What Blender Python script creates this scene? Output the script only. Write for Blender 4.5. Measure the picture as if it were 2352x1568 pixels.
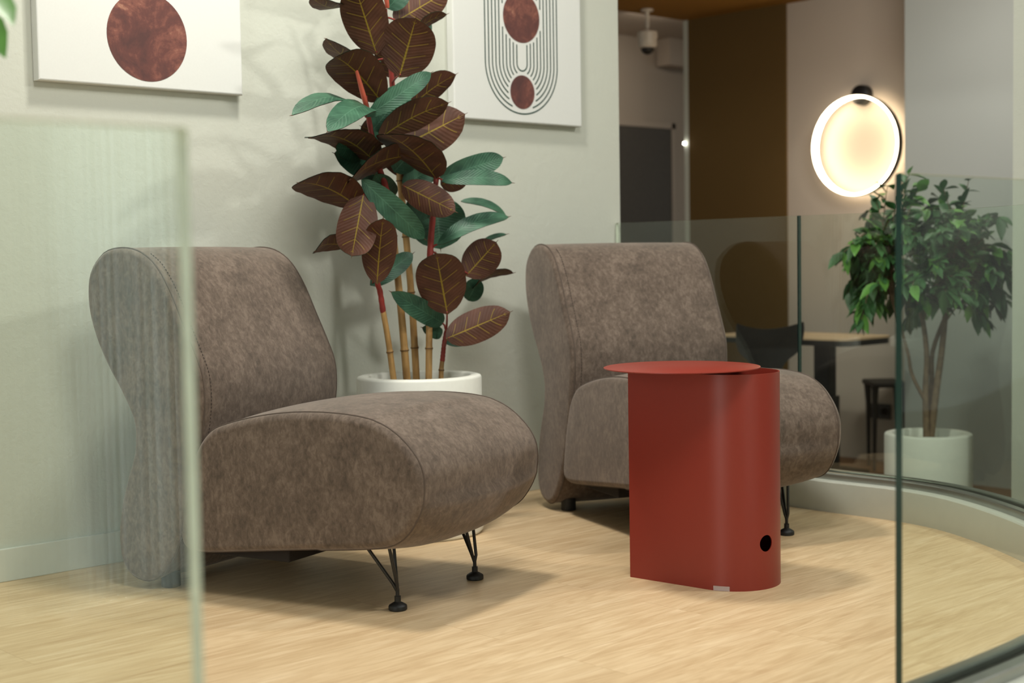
import bpy, bmesh, math, random
from math import sin, cos, pi, radians, sqrt, atan2
from mathutils import Vector, Matrix

for o in list(bpy.data.objects): bpy.data.objects.remove(o, do_unlink=True)
S = bpy.context.scene
COL = S.collection

# ------------------------------------------------------------------ camera
H = 0.82; FPX = 3267.0
YAW = radians(46.76); PITCH = radians(3.4); ROLL = 0.0165
fh = Vector((cos(YAW), sin(YAW), 0)); r0 = Vector((sin(YAW), -cos(YAW), 0))
fw = fh*cos(PITCH) - Vector((0, 0, 1))*sin(PITCH); u0 = r0.cross(fw)
RT = r0*cos(ROLL) - u0*sin(ROLL); UP = u0*cos(ROLL) + r0*sin(ROLL)
CP = Vector((0, 0, H))
cd = bpy.data.cameras.new('camera'); cam = bpy.data.objects.new('camera', cd); COL.objects.link(cam)
M = Matrix((RT, UP, -fw)).transposed().to_4x4(); M.translation = CP; cam.matrix_world = M
cd.sensor_width = 36; cd.lens = FPX*36/2352; cd.clip_start = .02
cd.dof.use_dof = True; cd.dof.focus_distance = 3.55; cd.dof.aperture_fstop = 3.0
S.camera = cam

# ------------------------------------------------------------------ world, lights, exposure
W = bpy.data.worlds.new('world'); S.world = W; W.use_nodes = True
W.node_tree.nodes['Background'].inputs[0].default_value = (.86, .90, .84, 1)
W.node_tree.nodes['Background'].inputs[1].default_value = .25
S.view_settings.view_transform = 'Standard'; S.view_settings.look = 'None'
S.view_settings.gamma = 1; S.view_settings.exposure = 0.0
S.view_settings.use_curve_mapping = False

def area(name, loc, target, size, power, col=(1, 1, 1), sy=None):
    l = bpy.data.lights.new(name, 'AREA'); l.energy = power; l.color = col; l.size = size
    if sy: l.shape = 'RECTANGLE'; l.size_y = sy
    o = bpy.data.objects.new(name, l); COL.objects.link(o); o.location = loc
    o.rotation_euler = (Vector(target)-Vector(loc)).to_track_quat('-Z', 'Y').to_euler()
    return o
area('ceiling_lamp_right', (4.0, .6, 2.8), (2.3, 3.2, .7), .20, 33, (1, .985, .92))
area('ceiling_lamp_overhead', (2.15, 2.75, 3.0), (2.5, 2.4, 0), .30, 50, (1, .96, .87))
area('ceiling_lamp_front', (1.5, 1.0, 2.9), (2.5, 2.6, .2), .7, 38, (1, .98, .93))
area('window_daylight', (-2.4, 1.3, 1.2), (2.7, 2.3, .4), 1.3, 46, (.95, 1, .95), 2.2)
area('back_room_fill', (5.2, 2.9, 2.1), (6.4, 4.4, .4), .5, 15, (1, .93, .85))  # unseen fill light, added to brighten the back walls
area('soffit_fill', (5.6, 4.4, .6), (5.9, 4.6, 2.2), .5, 1.8, (1, .72, .42))  # unseen warm fill, added to brighten the soffit
area('back_corridor_lamp', (6.9, 5.9, 2.3), (7.2, 6.7, .4), .4, 4.5, (1, .86, .70))

# ------------------------------------------------------------------ pixel helpers (for measuring positions)
def ray(x, y): return fw + RT*((x-1176)/FPX) - UP*((y-784)/FPX)
def at_y(x, y, w): d = ray(x, y); return CP + d*(w/d.y)
def at_z(x, y, z=0): d = ray(x, y); return CP + d*((z-H)/d.z)
def at_x(x, y, w): d = ray(x, y); return CP + d*(w/d.x)
def at_d(x, y, dep): return CP + ray(x, y)*dep

# ------------------------------------------------------------------ materials
MATS = {}
class NB:
    def __init__(s, name):
        s.m = bpy.data.materials.new(name); s.m.use_nodes = True; MATS[name] = s.m
        s.t = s.m.node_tree; s.b = s.t.nodes['Principled BSDF']; s.o = s.t.nodes['Material Output']
    def n(s, ty, **k):
        nd = s.t.nodes.new(ty)
        for a, v in k.items(): setattr(nd, a, v)
        return nd
    def l(s, a, b): s.t.links.new(a, b)
    def coord(s, which='Object', scale=(1, 1, 1), rot=(0, 0, 0)):
        c = s.n('ShaderNodeTexCoord'); m = s.n('ShaderNodeMapping')
        m.inputs['Scale'].default_value = scale; m.inputs['Rotation'].default_value = rot
        s.l(c.outputs[which], m.inputs[0]); return m.outputs[0]
    def noise(s, vec, scale, detail=4, rough=.5, dist=0):
        n = s.n('ShaderNodeTexNoise'); n.inputs['Scale'].default_value = scale
        n.inputs['Detail'].default_value = detail; n.inputs['Roughness'].default_value = rough
        n.inputs['Distortion'].default_value = dist
        s.l(vec, n.inputs['Vector']); return n.outputs['Fac']
    def ramp(s, fac, stops):
        r = s.n('ShaderNodeValToRGB'); e = r.color_ramp.elements
        while len(e) < len(stops): e.new(.5)
        for i, (p, c) in enumerate(stops): e[i].position = p; e[i].color = (*c, 1)
        s.l(fac, r.inputs[0]); return r.outputs[0]
    def mix(s, fac, a, b, mode='MIX'):
        m = s.n('ShaderNodeMix', data_type='RGBA', blend_type=mode)
        for i, v in ((0, fac), (6, a), (7, b)):
            if hasattr(v, 'links'): s.l(v, m.inputs[i])
            else: m.inputs[i].default_value = v if i == 0 else (*v, 1)
        return m.outputs[2]
    def math(s, op, a, b=0, c=None):
        m = s.n('ShaderNodeMath', operation=op)
        for i, v in enumerate((a, b, c)):
            if v is None: continue
            if hasattr(v, 'links'): s.l(v, m.inputs[i])
            else: m.inputs[i].default_value = v
        return m.outputs[0]
    def bump(s, h, strength=.2, dist=.01):
        b = s.n('ShaderNodeBump'); b.inputs['Strength'].default_value = strength; b.inputs['Distance'].default_value = dist
        s.l(h, b.inputs['Height']); s.l(b.outputs[0], s.b.inputs['Normal'])
    def base(s, c):
        if hasattr(c, 'links'): s.l(c, s.b.inputs['Base Color'])
        else: s.b.inputs['Base Color'].default_value = (*c, 1)
    def set(s, **k):
        for a, v in k.items(): s.b.inputs[a.replace('_', ' ')].default_value = v

def lin(r, g, b):
    f = lambda c: (c/255/12.92) if c/255 <= .04045 else ((c/255+.055)/1.055)**2.4
    return (f(r), f(g), f(b))

def simple(name, col, rough=.5, metal=0, spec=.5, var=.08, scale=30):
    n = NB(name); v = n.coord()
    f = n.noise(v, scale, 3)
    lo = tuple(c*(1-var) for c in col); hi = tuple(min(1, c*(1+var)) for c in col)
    n.base(n.ramp(f, [(.3, lo), (.7, hi)])); n.set(Roughness=rough, Metallic=metal, Specular_IOR_Level=spec)
    return n.m

def plaster(name, col, b=.35):
    n = NB(name); v = n.coord()
    f = n.noise(v, 1.3, 3); n.base(n.ramp(f, [(.3, tuple(c*.97 for c in col)), (.7, tuple(min(1, c*1.02) for c in col))]))
    h = n.noise(v, 85, 5, .6, .4); h2 = n.noise(v, 22, 3, .5, .6)
    n.bump(n.math('ADD', n.math('MULTIPLY', h, .5), n.math('MULTIPLY', h2, .7)), b, .004); n.set(Roughness=.85, Specular_IOR_Level=.25)
    return n.m
plaster('wall_plaster', lin(194, 196, 184), .45)
plaster('wall_pink', lin(196, 184, 170), .1)
plaster('wall_brown', lin(100, 78, 42), .1)
plaster('wall_grey', lin(176, 181, 176), .1)
plaster('soffit_brown', lin(136, 96, 36), .1)
simple('baseboard_paint', lin(203, 206, 196), .45, var=.02)
simple('curb_paint', lin(188, 190, 178), .45, var=.02)
simple('dark_floor', lin(120, 84, 48), .4, var=.2, scale=8)
simple('steel', lin(170, 172, 168), .28, .9, var=.04)
simple('dark_groove', lin(48, 46, 40), .5)
simple('black_metal', lin(24, 23, 22), .38, 0, .5)
simple('black_plastic', lin(22, 21, 20), .5)
simple('black_shell', lin(26, 25, 24), .6)
simple('door_grey', lin(86, 80, 72), .5)
simple('white_pot', lin(226, 226, 216), .55, var=.02, scale=60)
simple('camera_white', lin(205, 195, 180), .4)
simple('pebble', lin(205, 203, 190), .7, var=.15, scale=40)
simple('canvas_white', lin(213, 214, 209), .8, var=.01, scale=200)
simple('print_green', lin(36, 66, 55), .8)
simple('desk_wood', lin(206, 178, 142), .5, var=.1, scale=6)
simple('stitch', lin(62, 52, 46), .8)
simple('seam', lin(84, 72, 63), .9)
simple('red_stem', lin(138, 44, 36), .5, var=.25, scale=25)
simple('bud', lin(196, 92, 70), .45, var=.12, scale=25)
simple('bark', lin(112, 92, 70), .8, var=.3, scale=40)
n = NB('sheer'); v = n.coord(scale=(1, 1, .02)); f = n.noise(v, 38, 4, .7)
col = n.ramp(f, [(.34, (.50, .54, .52)), (.62, (.86, .90, .88))])
tl = n.n('ShaderNodeBsdfTranslucent'); n.l(col, tl.inputs[0]); df = n.n('ShaderNodeBsdfDiffuse'); n.l(col, df.inputs[0])
mx = n.n('ShaderNodeMixShader'); mx.inputs[0].default_value = .25; n.l(tl.outputs[0], mx.inputs[1]); n.l(df.outputs[0], mx.inputs[2]); n.l(mx.outputs[0], n.o.inputs[0])
simple('glass_edge_lit', lin(236, 242, 226), .25)  # pale tone paints in the light that a glass edge catches
simple('soil', lin(84, 66, 48), .9, var=.3, scale=80)
simple('metal_red_dark', lin(60, 20, 14), .5)

# glass: thin tinted sheet, clear for light with a fresnel reflection
def glassmat(name, tint, refl=1.0):
    n = NB(name); t = n.t; t.nodes.remove(n.b)
    tr = n.n('ShaderNodeBsdfTransparent'); tr.inputs[0].default_value = (*tint, 1)
    gl = n.n('ShaderNodeBsdfGlossy'); gl.inputs['Roughness'].default_value = .015; gl.inputs[0].default_value = (1, 1, 1, 1)
    ge = n.n('ShaderNodeNewGeometry'); dt = n.n('ShaderNodeVectorMath', operation='DOT_PRODUCT')
    n.l(ge.outputs['Incoming'], dt.inputs[0]); n.l(ge.outputs['Normal'], dt.inputs[1])
    om = n.math('SUBTRACT', 1, n.math('ABSOLUTE', dt.outputs['Value'])); sch = n.math('MULTIPLY_ADD', n.math('POWER', om, 5), .8, .042)
    mx = n.n('ShaderNodeMixShader'); n.l(sch, mx.inputs[0]); n.l(tr.outputs[0], mx.inputs[1]); n.l(gl.outputs[0], mx.inputs[2])
    n.l(mx.outputs[0], n.o.inputs[0]); return n.m
glassmat('glass', (.935, .97, .94))
n = NB('glass_edge'); n.base(lin(14, 52, 46)); n.set(Roughness=.15, Specular_IOR_Level=.6)
n = NB('clear_plastic'); n.base((.9, .9, .88)); n.set(Roughness=.12, Alpha=.22)

# oak laminate floor, planks along X
n = NB('oak_floor'); v = n.coord()
br = n.n('ShaderNodeTexBrick'); br.offset = .37; br.squash = 1
br.inputs['Scale'].default_value = 1; br.inputs['Brick Width'].default_value = 1.25; br.inputs['Row Height'].default_value = .185
br.inputs['Mortar Size'].default_value = .0007; br.inputs['Mortar Smooth'].default_value = .3; br.inputs['Bias'].default_value = 0
br.inputs['Color1'].default_value = (.0, .0, .0, 1); br.inputs['Color2'].default_value = (1, 1, 1, 1); br.inputs['Mortar'].default_value = (.5, .5, .5, 1)
n.l(v, br.inputs['Vector'])
mp = n.n('ShaderNodeMapping'); mp.inputs['Scale'].default_value = (1.3, 13, 1); n.l(v, mp.inputs[0])
add = n.n('ShaderNodeVectorMath', operation='MULTIPLY_ADD'); n.l(br.outputs['Color'], add.inputs[0]); add.inputs[1].default_value = (6, 3, 0); n.l(mp.outputs[0], add.inputs[2])
g1 = n.noise(add.outputs[0], 2.2, 6, .62, 1.3)
mp2 = n.n('ShaderNodeMapping'); mp2.inputs['Scale'].default_value = (7, 190, 1); n.l(v, mp2.inputs[0])
g2 = n.noise(mp2.outputs[0], 2.0, 4, .6, .3)
wood = n.ramp(g1, [(.28, lin(200, 170, 131)), (.5, lin(217, 190, 151)), (.72, lin(230, 206, 170))])
fine = n.ramp(g2, [(.3, (.84, .81, .76)), (.6, (1, 1, 1))])
ringn = n.noise(add.outputs[0], .9, 2, .4, .6)
ring = n.math('SINE', n.math('MULTIPLY', ringn, 95))
ringc = n.ramp(n.math('MULTIPLY_ADD', ring, .5, .5), [(.0, (.915, .89, .86)), (.55, (1, 1, 1))])
c = n.mix(.75, wood, fine, 'MULTIPLY'); c = n.mix(.8, c, ringc, 'MULTIPLY')
tone = n.ramp(br.outputs['Color'], [(0, (.93, .92, .90)), (1, (1.0, 1.0, 1.0))])
c = n.mix(1.0, c, tone, 'MULTIPLY')
c = n.mix(n.math('MULTIPLY', br.outputs['Fac'], .45), c, lin(140, 100, 60))
n.base(c); n.set(Roughness=.42, Specular_IOR_Level=.4)
rr = n.math('ADD', n.math('MULTIPLY', g2, .15), .36); n.l(rr, n.b.inputs['Roughness'])
n.bump(g2, .06, .002)

# suede
n = NB('suede'); v = n.coord()
a = n.noise(v, 13, 6, .66, .4); b = n.noise(n.coord(scale=(1, 1, .6), rot=(.5, .3, .4)), 85, 5, .7, .5)
f = n.math('ADD', n.math('MULTIPLY', a, .42), n.math('MULTIPLY', b, .58))
n.base(n.ramp(f, [(.38, lin(78, 68, 60)), (.5, lin(98, 85, 75)), (.61, lin(116, 102, 91))]))
n.set(Roughness=.92, Specular_IOR_Level=.15, Sheen_Weight=.42, Sheen_Roughness=.45)
n.b.inputs['Sheen Tint'].default_value = (.78, .70, .64, 1)
n.bump(b, .06, .003)
simple('underside', lin(34, 29, 26), .95)

n = NB('red_metal'); v = n.coord(); f = n.noise(v, 600, 2)
n.base(lin(133, 43, 31)); n.set(Roughness=.41, Specular_IOR_Level=.5); n.bump(f, .03, .0006)

# leaves of the rubber plant: uv (u along, v across -1..1 -> 0..1)
def leafmat(name, cols, vein, vstr, rough, ribs):
    n = NB(name); uv = n.n('ShaderNodeUVMap'); sp = n.n('ShaderNodeSeparateXYZ'); n.l(uv.outputs[0], sp.inputs[0])
    u = sp.outputs[0]; vv = n.math('ABSOLUTE', n.math('SUBTRACT', n.math('MULTIPLY', sp.outputs[1], 2), 1))
    ob = n.coord(); f = n.noise(ob, 18, 4)
    col = n.ramp(f, [(.3, cols[0]), (.7, cols[1])])
    mid = n.math('LESS_THAN', vv, n.math('MULTIPLY_ADD', u, -.03, .046))
    w = n.math('SUBTRACT', u, n.math('MULTIPLY', vv, .17))
    fr = n.math('FRACT', n.math('MULTIPLY', w, 5.0))
    side = n.math('MULTIPLY', n.math('LESS_THAN', n.math('ABSOLUTE', n.math('SUBTRACT', fr, .5)), .026), n.math('LESS_THAN', vv, .72))
    side = n.math('MULTIPLY', side, n.math('LESS_THAN', u, .93))
    fac = n.math('MAXIMUM', mid, n.math('MULTIPLY', side, .8))
    n.base(n.mix(n.math('MULTIPLY', fac, vstr), col, vein))
    n.set(Roughness=rough, Specular_IOR_Level=.35)
    rib = n.math('SINE', n.math('MULTIPLY', w, ribs))
    n.bump(n.math('ADD', n.math('MULTIPLY', rib, .35), n.math('MULTIPLY', fac, 1.2)), .22, .003)
    return n.m
leafmat('leaf_under', (lin(70, 42, 29), lin(92, 57, 41)), lin(150, 128, 40), .85, .55, 120)
leafmat('leaf_top', (lin(34, 66, 50), lin(64, 104, 80)), lin(96, 140, 112), .35, .42, 120)
n = NB('bamboo'); v = n.coord(); a = n.noise(n.coord(scale=(1, 1, .12)), 90, 4, .6); b = n.noise(v, 9, 3)
n.base(n.mix(.5, n.ramp(a, [(.3, lin(112, 78, 38)), (.65, lin(182, 142, 84))]), n.ramp(b, [(.35, lin(128, 92, 46)), (.6, lin(190, 150, 92))]))); n.set(Roughness=.45)
simple('bamboo_node', lin(96, 66, 32), .55)
simple('ficus_leaf', lin(58, 98, 56), .45, var=.4, scale=9)
simple('ficus_leaf_bright', lin(92, 140, 62), .45, var=.2, scale=12)

# marbled print
n = NB('print_rust'); v = n.coord(); a = n.noise(v, 9, 6, .65, .8); b = n.noise(v, 70, 4, .7)
f = n.math('ADD', n.math('MULTIPLY', a, .8), n.math('MULTIPLY', b, .2))
n.base(n.ramp(f, [(.38, lin(78, 48, 45)), (.5, lin(96, 56, 50)), (.58, lin(124, 76, 64)), (.68, lin(176, 130, 106))])); n.set(Roughness=.8)

def emis(name, col, st):
    n = NB(name); n.base((0, 0, 0)); n.set(Emission_Strength=st); n.b.inputs['Emission Color'].default_value = (*col, 1); return n.m
emis('lamp_glow', (1, .82, .56), 15)
emis('reflection_glow', (.90, 1, .96), 3.2)
emis('glint_glow', (1, .96, .85), 25)

# ------------------------------------------------------------------ mesh building
class MB:
    def __init__(s): s.v = []; s.f = []; s.m = []; s.uv = []
    def quad(s, pts, m=0, uv=None):
        k = len(s.v); s.v += [tuple(p) for p in pts]; s.f.append(tuple(range(k, k+len(pts)))); s.m.append(m); s.uv.append(uv)
    def grid(s, P, m=0, close_u=False, close_v=False, flip=False, uv=None):
        nu = len(P); nv = len(P[0]); k = len(s.v)
        for r in P: s.v += [tuple(p) for p in r]
        for i in range(nu if close_u else nu-1):
            for j in range(nv if close_v else nv-1):
                i2 = (i+1) % nu; j2 = (j+1) % nv
                q = [k+i*nv+j, k+i2*nv+j, k+i2*nv+j2, k+i*nv+j2]
                U = [uv[i][j], uv[i2][j], uv[i2][j2], uv[i][j2]] if uv else None
                if flip: q.reverse(); U = U[::-1] if U else None
                s.f.append(tuple(q)); s.m.append(m); s.uv.append(U)
    def box(s, a, b, m=0, fm=None):
        x0, y0, z0 = a; x1, y1, z1 = b
        c = [(x0,y0,z0),(x1,y0,z0),(x1,y1,z0),(x0,y1,z0),(x0,y0,z1),(x1,y0,z1),(x1,y1,z1),(x0,y1,z1)]
        k = len(s.v); s.v += c
        for i, q in enumerate(((0,3,2,1),(4,5,6,7),(0,1,5,4),(1,2,6,5),(2,3,7,6),(3,0,4,7))):
            s.f.append(tuple(k+t for t in q)); s.m.append(fm[i] if fm else m); s.uv.append(None)
    def tube(s, pts, rad, seg=10, m=0, cap=True):
        pts = [Vector(p) for p in pts]
        if not hasattr(rad, '__len__'): rad = [rad]*len(pts)
        t = (pts[1]-pts[0]).normalized(); n = t.orthogonal().normalized(); rings = []
        for i, p in enumerate(pts):
            t2 = ((pts[min(i+1, len(pts)-1)]-pts[max(i-1, 0)])).normalized()
            n = (n - t2*n.dot(t2)).normalized(); b = t2.cross(n)
            rings.append([p + (n*cos(2*pi*j/seg)+b*sin(2*pi*j/seg))*rad[i] for j in range(seg)])
        s.grid(rings, m, close_v=True, flip=True)
        if cap: s.quad(rings[0][::1], m); s.quad(rings[-1][::-1], m)
    def lathe(s, prof, c=(0, 0, 0), seg=48, m=0, close=False):
        c = Vector(c)
        s.grid([[c+Vector((r*cos(2*pi*j/seg), r*sin(2*pi*j/seg), z)) for j in range(seg)] for r, z in prof], m, close_v=True, close_u=close, flip=True)
    def build(s, name, mats, parent=None, smooth=True, angle=40, bevel=0, bseg=2):
        me = bpy.data.meshes.new(name); me.from_pydata(s.v, [], s.f); me.update()
        if isinstance(mats, str): mats = [mats]
        for k in mats: me.materials.append(MATS[k])
        for p, i in zip(me.polygons, s.m): p.material_index = i
        if any(u is not None for u in s.uv):
            l = me.uv_layers.new(name='UVMap')
            for p, U in zip(me.polygons, s.uv):
                if U:
                    for li, c in zip(p.loop_indices, U): l.data[li].uv = c
        o = bpy.data.objects.new(name, me); COL.objects.link(o)
        if parent: o.parent = parent
        bm = bmesh.new(); bm.from_mesh(me); bmesh.ops.remove_doubles(bm, verts=bm.verts, dist=1e-6); 
        if not any(u is not None for u in s.uv): bmesh.ops.recalc_face_normals(bm, faces=bm.faces)
        bm.to_mesh(me); bm.free()
        if smooth:
            me.polygons.foreach_set('use_smooth', [True]*len(me.polygons)); me.set_sharp_from_angle(angle=radians(angle))
        if bevel:
            md = o.modifiers.new('bevel', 'BEVEL'); md.width = bevel; md.segments = bseg; md.limit_method = 'ANGLE'; md.angle_limit = radians(35)
            if smooth: md.harden_normals = False
        return o
def tag(o, label=None, cat=None, group=None, kind=None):
    if label: o['label'] = label
    if cat: o['category'] = cat
    if group: o['group'] = group
    if kind: o['kind'] = kind
    return o
def empty(name, loc=(0, 0, 0), rz=0):
    o = bpy.data.objects.new(name, None); COL.objects.link(o); o.location = loc; o.rotation_euler = (0, 0, rz); o.empty_display_size = .1; return o
def struct(o, label=None): o['kind'] = 'structure'; return tag(o, label)
def crom(pts, n=8, closed=False):
    pts = [Vector(p) for p in pts]; N = len(pts); out = []
    for i in range(N if closed else N-1):
        g = lambda k: pts[k % N] if closed else pts[max(0, min(N-1, k))]
        p0, p1, p2, p3 = g(i-1), g(i), g(i+1), g(i+2)
        for j in range(n):
            t = j/n
            out.append(.5*((2*p1)+(p2-p0)*t+(2*p0-5*p1+4*p2-p3)*t*t+(3*p1-p0-3*p2+p3)*t**3))
    if not closed: out.append(pts[-1])
    return out
def resample(pts, n, closed=False):
    P = list(pts)+([pts[0]] if closed else []); L = [0]
    for a, b in zip(P, P[1:]): L.append(L[-1]+(b-a).length)
    out = []; k = 0; m = n if closed else n-1
    for i in range(n):
        d = L[-1]*i/m
        while k < len(L)-2 and L[k+1] < d: k += 1
        t = (d-L[k])/max(1e-9, L[k+1]-L[k]); out.append(P[k].lerp(P[k+1], t))
    return out

# ------------------------------------------------------------------ the setting
WY = 3.578
def sbox(name, a, b, mat, bevel=0, label=None):
    m = MB(); m.box(a, b); return struct(m.build(name, mat, smooth=False, bevel=bevel), label)

# glass railing path (inner foot of the curb), from the wall round to the entrance
curb_pts = [(3.83, WY), (3.82, 3.2), (3.79, 2.9), (3.768, 2.6), (3.773, 2.31), (3.70, 2.08), (3.488, 1.769), (3.20, 1.49), (2.85, 1.32), (2.39, 1.26), (1.94, 1.262)]
CURB = resample(crom([(x, y, 0) for x, y in curb_pts], 10), 90)
def offs(path, d):
    out = []
    for i, p in enumerate(path):
        t = (path[min(i+1, len(path)-1)]-path[max(i-1, 0)]).normalized(); out.append(p+Vector((-t.y, t.x, 0))*d)
    return out
CO = offs(CURB, .15)
m = MB(); poly = [(-2.6, WY), (-2.6, -3.2), (3.4, -3.2), (3.4, 1.0)]
o = None
bmf = bmesh.new()
pts = [(-2.6, 3.75), (-2.6, -3.2), (3.6, -3.2), (3.6, 1.2)] + [(p.x, p.y) for p in reversed(offs(CURB, .10)) if p.x > 3.42] + [(3.93, 3.75)]
top = [bmf.verts.new((x, y, 0)) for x, y in pts]; bot = [bmf.verts.new((x, y, -.3)) for x, y in pts]
bmf.faces.new(top); bmf.faces.new(bot[::-1])
for i in range(len(pts)): j = (i+1) % len(pts); bmf.faces.new((top[j], top[i], bot[i], bot[j]))
bmesh.ops.recalc_face_normals(bmf, faces=bmf.faces)
me = bpy.data.meshes.new('floor'); bmf.to_mesh(me); bmf.free(); me.materials.append(MATS['oak_floor'])
o = bpy.data.objects.new('floor', me); COL.objects.link(o); struct(o)
sbox('floor_lower', (3.2, -3.2, -.42), (12, 10, -.3), 'dark_floor')

sbox('wall_left', (-2.6, WY, -.3), (3.926, WY+.16, 2.9), 'wall_plaster')
sbox('baseboard_left', (-2.6, WY-.012, 0), (3.926, WY, .086), 'baseboard_paint', .002)
X0 = 6.603
sbox('wall_back', (X0, 1.0, -.3), (X0+.15, 4.755, 2.21), 'wall_pink')
sbox('wall_back_brown', (X0-.012, 4.752, -.3), (X0+.15, 5.45, 2.21), 'wall_brown')
sbox('trim_1', (X0-.012, 5.45, -.3), (X0+.15, 5.485, 2.20), 'wall_plaster')
sbox('wall_right_grey', (X0-.4, 1.0, -.3), (X0-.02, 3.771, 2.9), 'wall_grey')
sbox('wall_right', (4.9, .6, -.3), (5.45, 2.535, 2.9), 'wall_plaster')
sbox('ceiling', (4.4, 2.75, 2.196), (X0+.15, 5.476, 2.32), 'soffit_brown')
sbox('ceiling_corridor', (4.0, 5.47, 2.34), (10.5, 8.2, 2.44), 'wall_pink')
YD = 6.7
sbox('wall_corridor', (5.5, YD, -.3), (7.62, YD+.15, 2.35), 'wall_pink')
sbox('wall_corridor_step', (at_y(1538, 100, YD-.12).x, YD-.12, at_y(1550, 150, YD-.12).z), (8.5, YD-.0, 2.34), 'wall_pink')
sbox('wall_corridor_end', (7.62, YD+.02, -.3), (10.3, YD+.17, 2.35), 'wall_pink')
# grey door in the corridor wall
xr = at_y(1535, 297, YD).x; zt = at_y(1535, 297, YD).z
d = empty('door_1', (xr-.45, YD, -.3)); struct(d)
m = MB(); m.box((-.45, -.03, 0), (.45, .0, zt+.3)); m.build('door_leaf', 'door_grey', d, smooth=False, bevel=.003)
m = MB(); m.box((-.50, -.035, 0), (-.45, .0, zt+.34)); m.box((.45, -.035, 0), (.49, .0, zt+.34)); m.box((-.5, -.035, zt+.3), (.49, .0, zt+.34)); m.build('door_frame', 'wall_pink', d, smooth=False)
m = MB(); m.tube([(.38, -.03, .98), (.38, -.07, .98), (.28, -.07, .98)], .009); m.build('door_handle', 'steel', d)
# glowing bead standing in for a specular highlight on the corridor trim
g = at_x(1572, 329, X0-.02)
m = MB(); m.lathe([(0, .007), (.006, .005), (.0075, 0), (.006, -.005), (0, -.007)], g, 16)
tag(m.build('glint_bead', 'glint_glow'), 'tiny glowing bead standing in for a white glint on the pale edge strip left of the brown wall panel', 'light')

# behind the camera: unseen window and sheer curtain, added to reflect in the left pane
sbox('wall_rear', (-.2, -1.1, 2.17), (3.2, -.95, 2.9), 'wall_plaster')
wn = empty('reflection_window_1', (1.90, -.95, .0)); struct(wn)
m = MB(); m.box((-.42, -.02, 0), (1.0, 0, 2.15)); m.build('window_pane', 'reflection_glow', wn, smooth=False)
m = MB()
for x in (-.47, 1.0): m.box((x, -.03, 0), (x+.05, .05, 2.15))
m.build('window_frame', 'baseboard_paint', wn, smooth=False)
cu = empty('reflection_curtain', (1.90, -.86, .02))
tag(cu, 'pale sheer pleated curtain in front of a glowing window, added unseen behind the viewer to reflect in the left glass panel', 'curtain')
random.seed(4); m = MB(); P = []
for i in range(420):
    x = -.58+1.66*i/419; y = .020*sin(x*150+2*sin(x*17))+.008*sin(x*333+1)
    P.append([Vector((x, y, 0)), Vector((x, y*.8, 2.12))])
m.grid(P); m.build('curtain_cloth', 'sheer', cu, angle=80)
m = MB(); m.tube([(-.62, 0, 2.14), (1.10, 0, 2.14)], .012, 12); m.build('curtain_rod', 'steel', cu)

# curb under the glass
m = MB()
def band(path, prof, m_, cap=True):   # prof: list of (offset, z)
    cols = [offs(path, d_) for d_, _ in prof]
    G = [[Vector((cols[k][i].x, cols[k][i].y, prof[k][1])) for k in range(len(prof))] for i in range(len(path))]
    m_.grid(G, close_v=True)
    if cap: m_.quad(G[0]); m_.quad(G[-1][::-1])
band(CURB, [(0, 0), (0, .094), (.003, .098), (.15, .098), (.15, -.3), (.14, -.3)], m)
cb = struct(m.build('trim_curb', 'curb_paint', angle=30))
m = MB(); band(CURB, [(.030, .098), (.030, .116), (.034, .119), (.056, .119), (.058, .116), (.058, .098)], m)
band(CURB, [(.088, .098), (.088, .116), (.090, .119), (.112, .119), (.116, .116), (.116, .098)], m)
m.build('rail_channel', 'steel', cb, angle=30)
m = MB(); band(CURB, [(.056, .0985), (.056, .106), (.0905, .106), (.0905, .0985)], m); m.build('channel_gasket', 'dark_groove', cb)

# glass panels standing in the channel
ZT = .938
def glass_panel(path, label, z0=.102, z1=ZT, th=.012, edge='glass_edge', edge1=None):
    a = offs(path, -th/2); b = offs(path, th/2)
    A = [[Vector((p.x, p.y, z)) for z in (z0, z1)] for p in a]; B = [[Vector((p.x, p.y, z)) for z in (z0, z1)] for p in b]
    m = MB(); m.grid(A, 0); m.grid(B, 0, flip=True)
    r = empty('glass_railing_panel', path[len(path)//2].to_2d().to_3d()); r.location.z = z0
    tag(r, label, 'glass panel', 'glass panels of the railing')
    inv = -r.location
    e = MB(); e.quad([A[0][0], B[0][0], B[0][1], A[0][1]]); e.quad([A[-1][0], B[-1][0], B[-1][1], A[-1][1]])
    t = MB()
    t.grid([[A[i][1], B[i][1]] for i in range(len(A))])
    for q in (m, e, t): q.v = [tuple(Vector(v)+inv) for v in q.v]
    m.build('glass_sheet', 'glass', r, angle=30); 
    for qk in (0, 4):
        e1 = MB(); e1.quad(e.v[qk:qk+4]); e1.build('end_edge', (edge, edge1 or edge)[qk//4], r, smooth=False)
    t.build('top_edge', 'glass_edge_lit', r, smooth=False)
    return r
GL = offs(CURB, .073)
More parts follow.
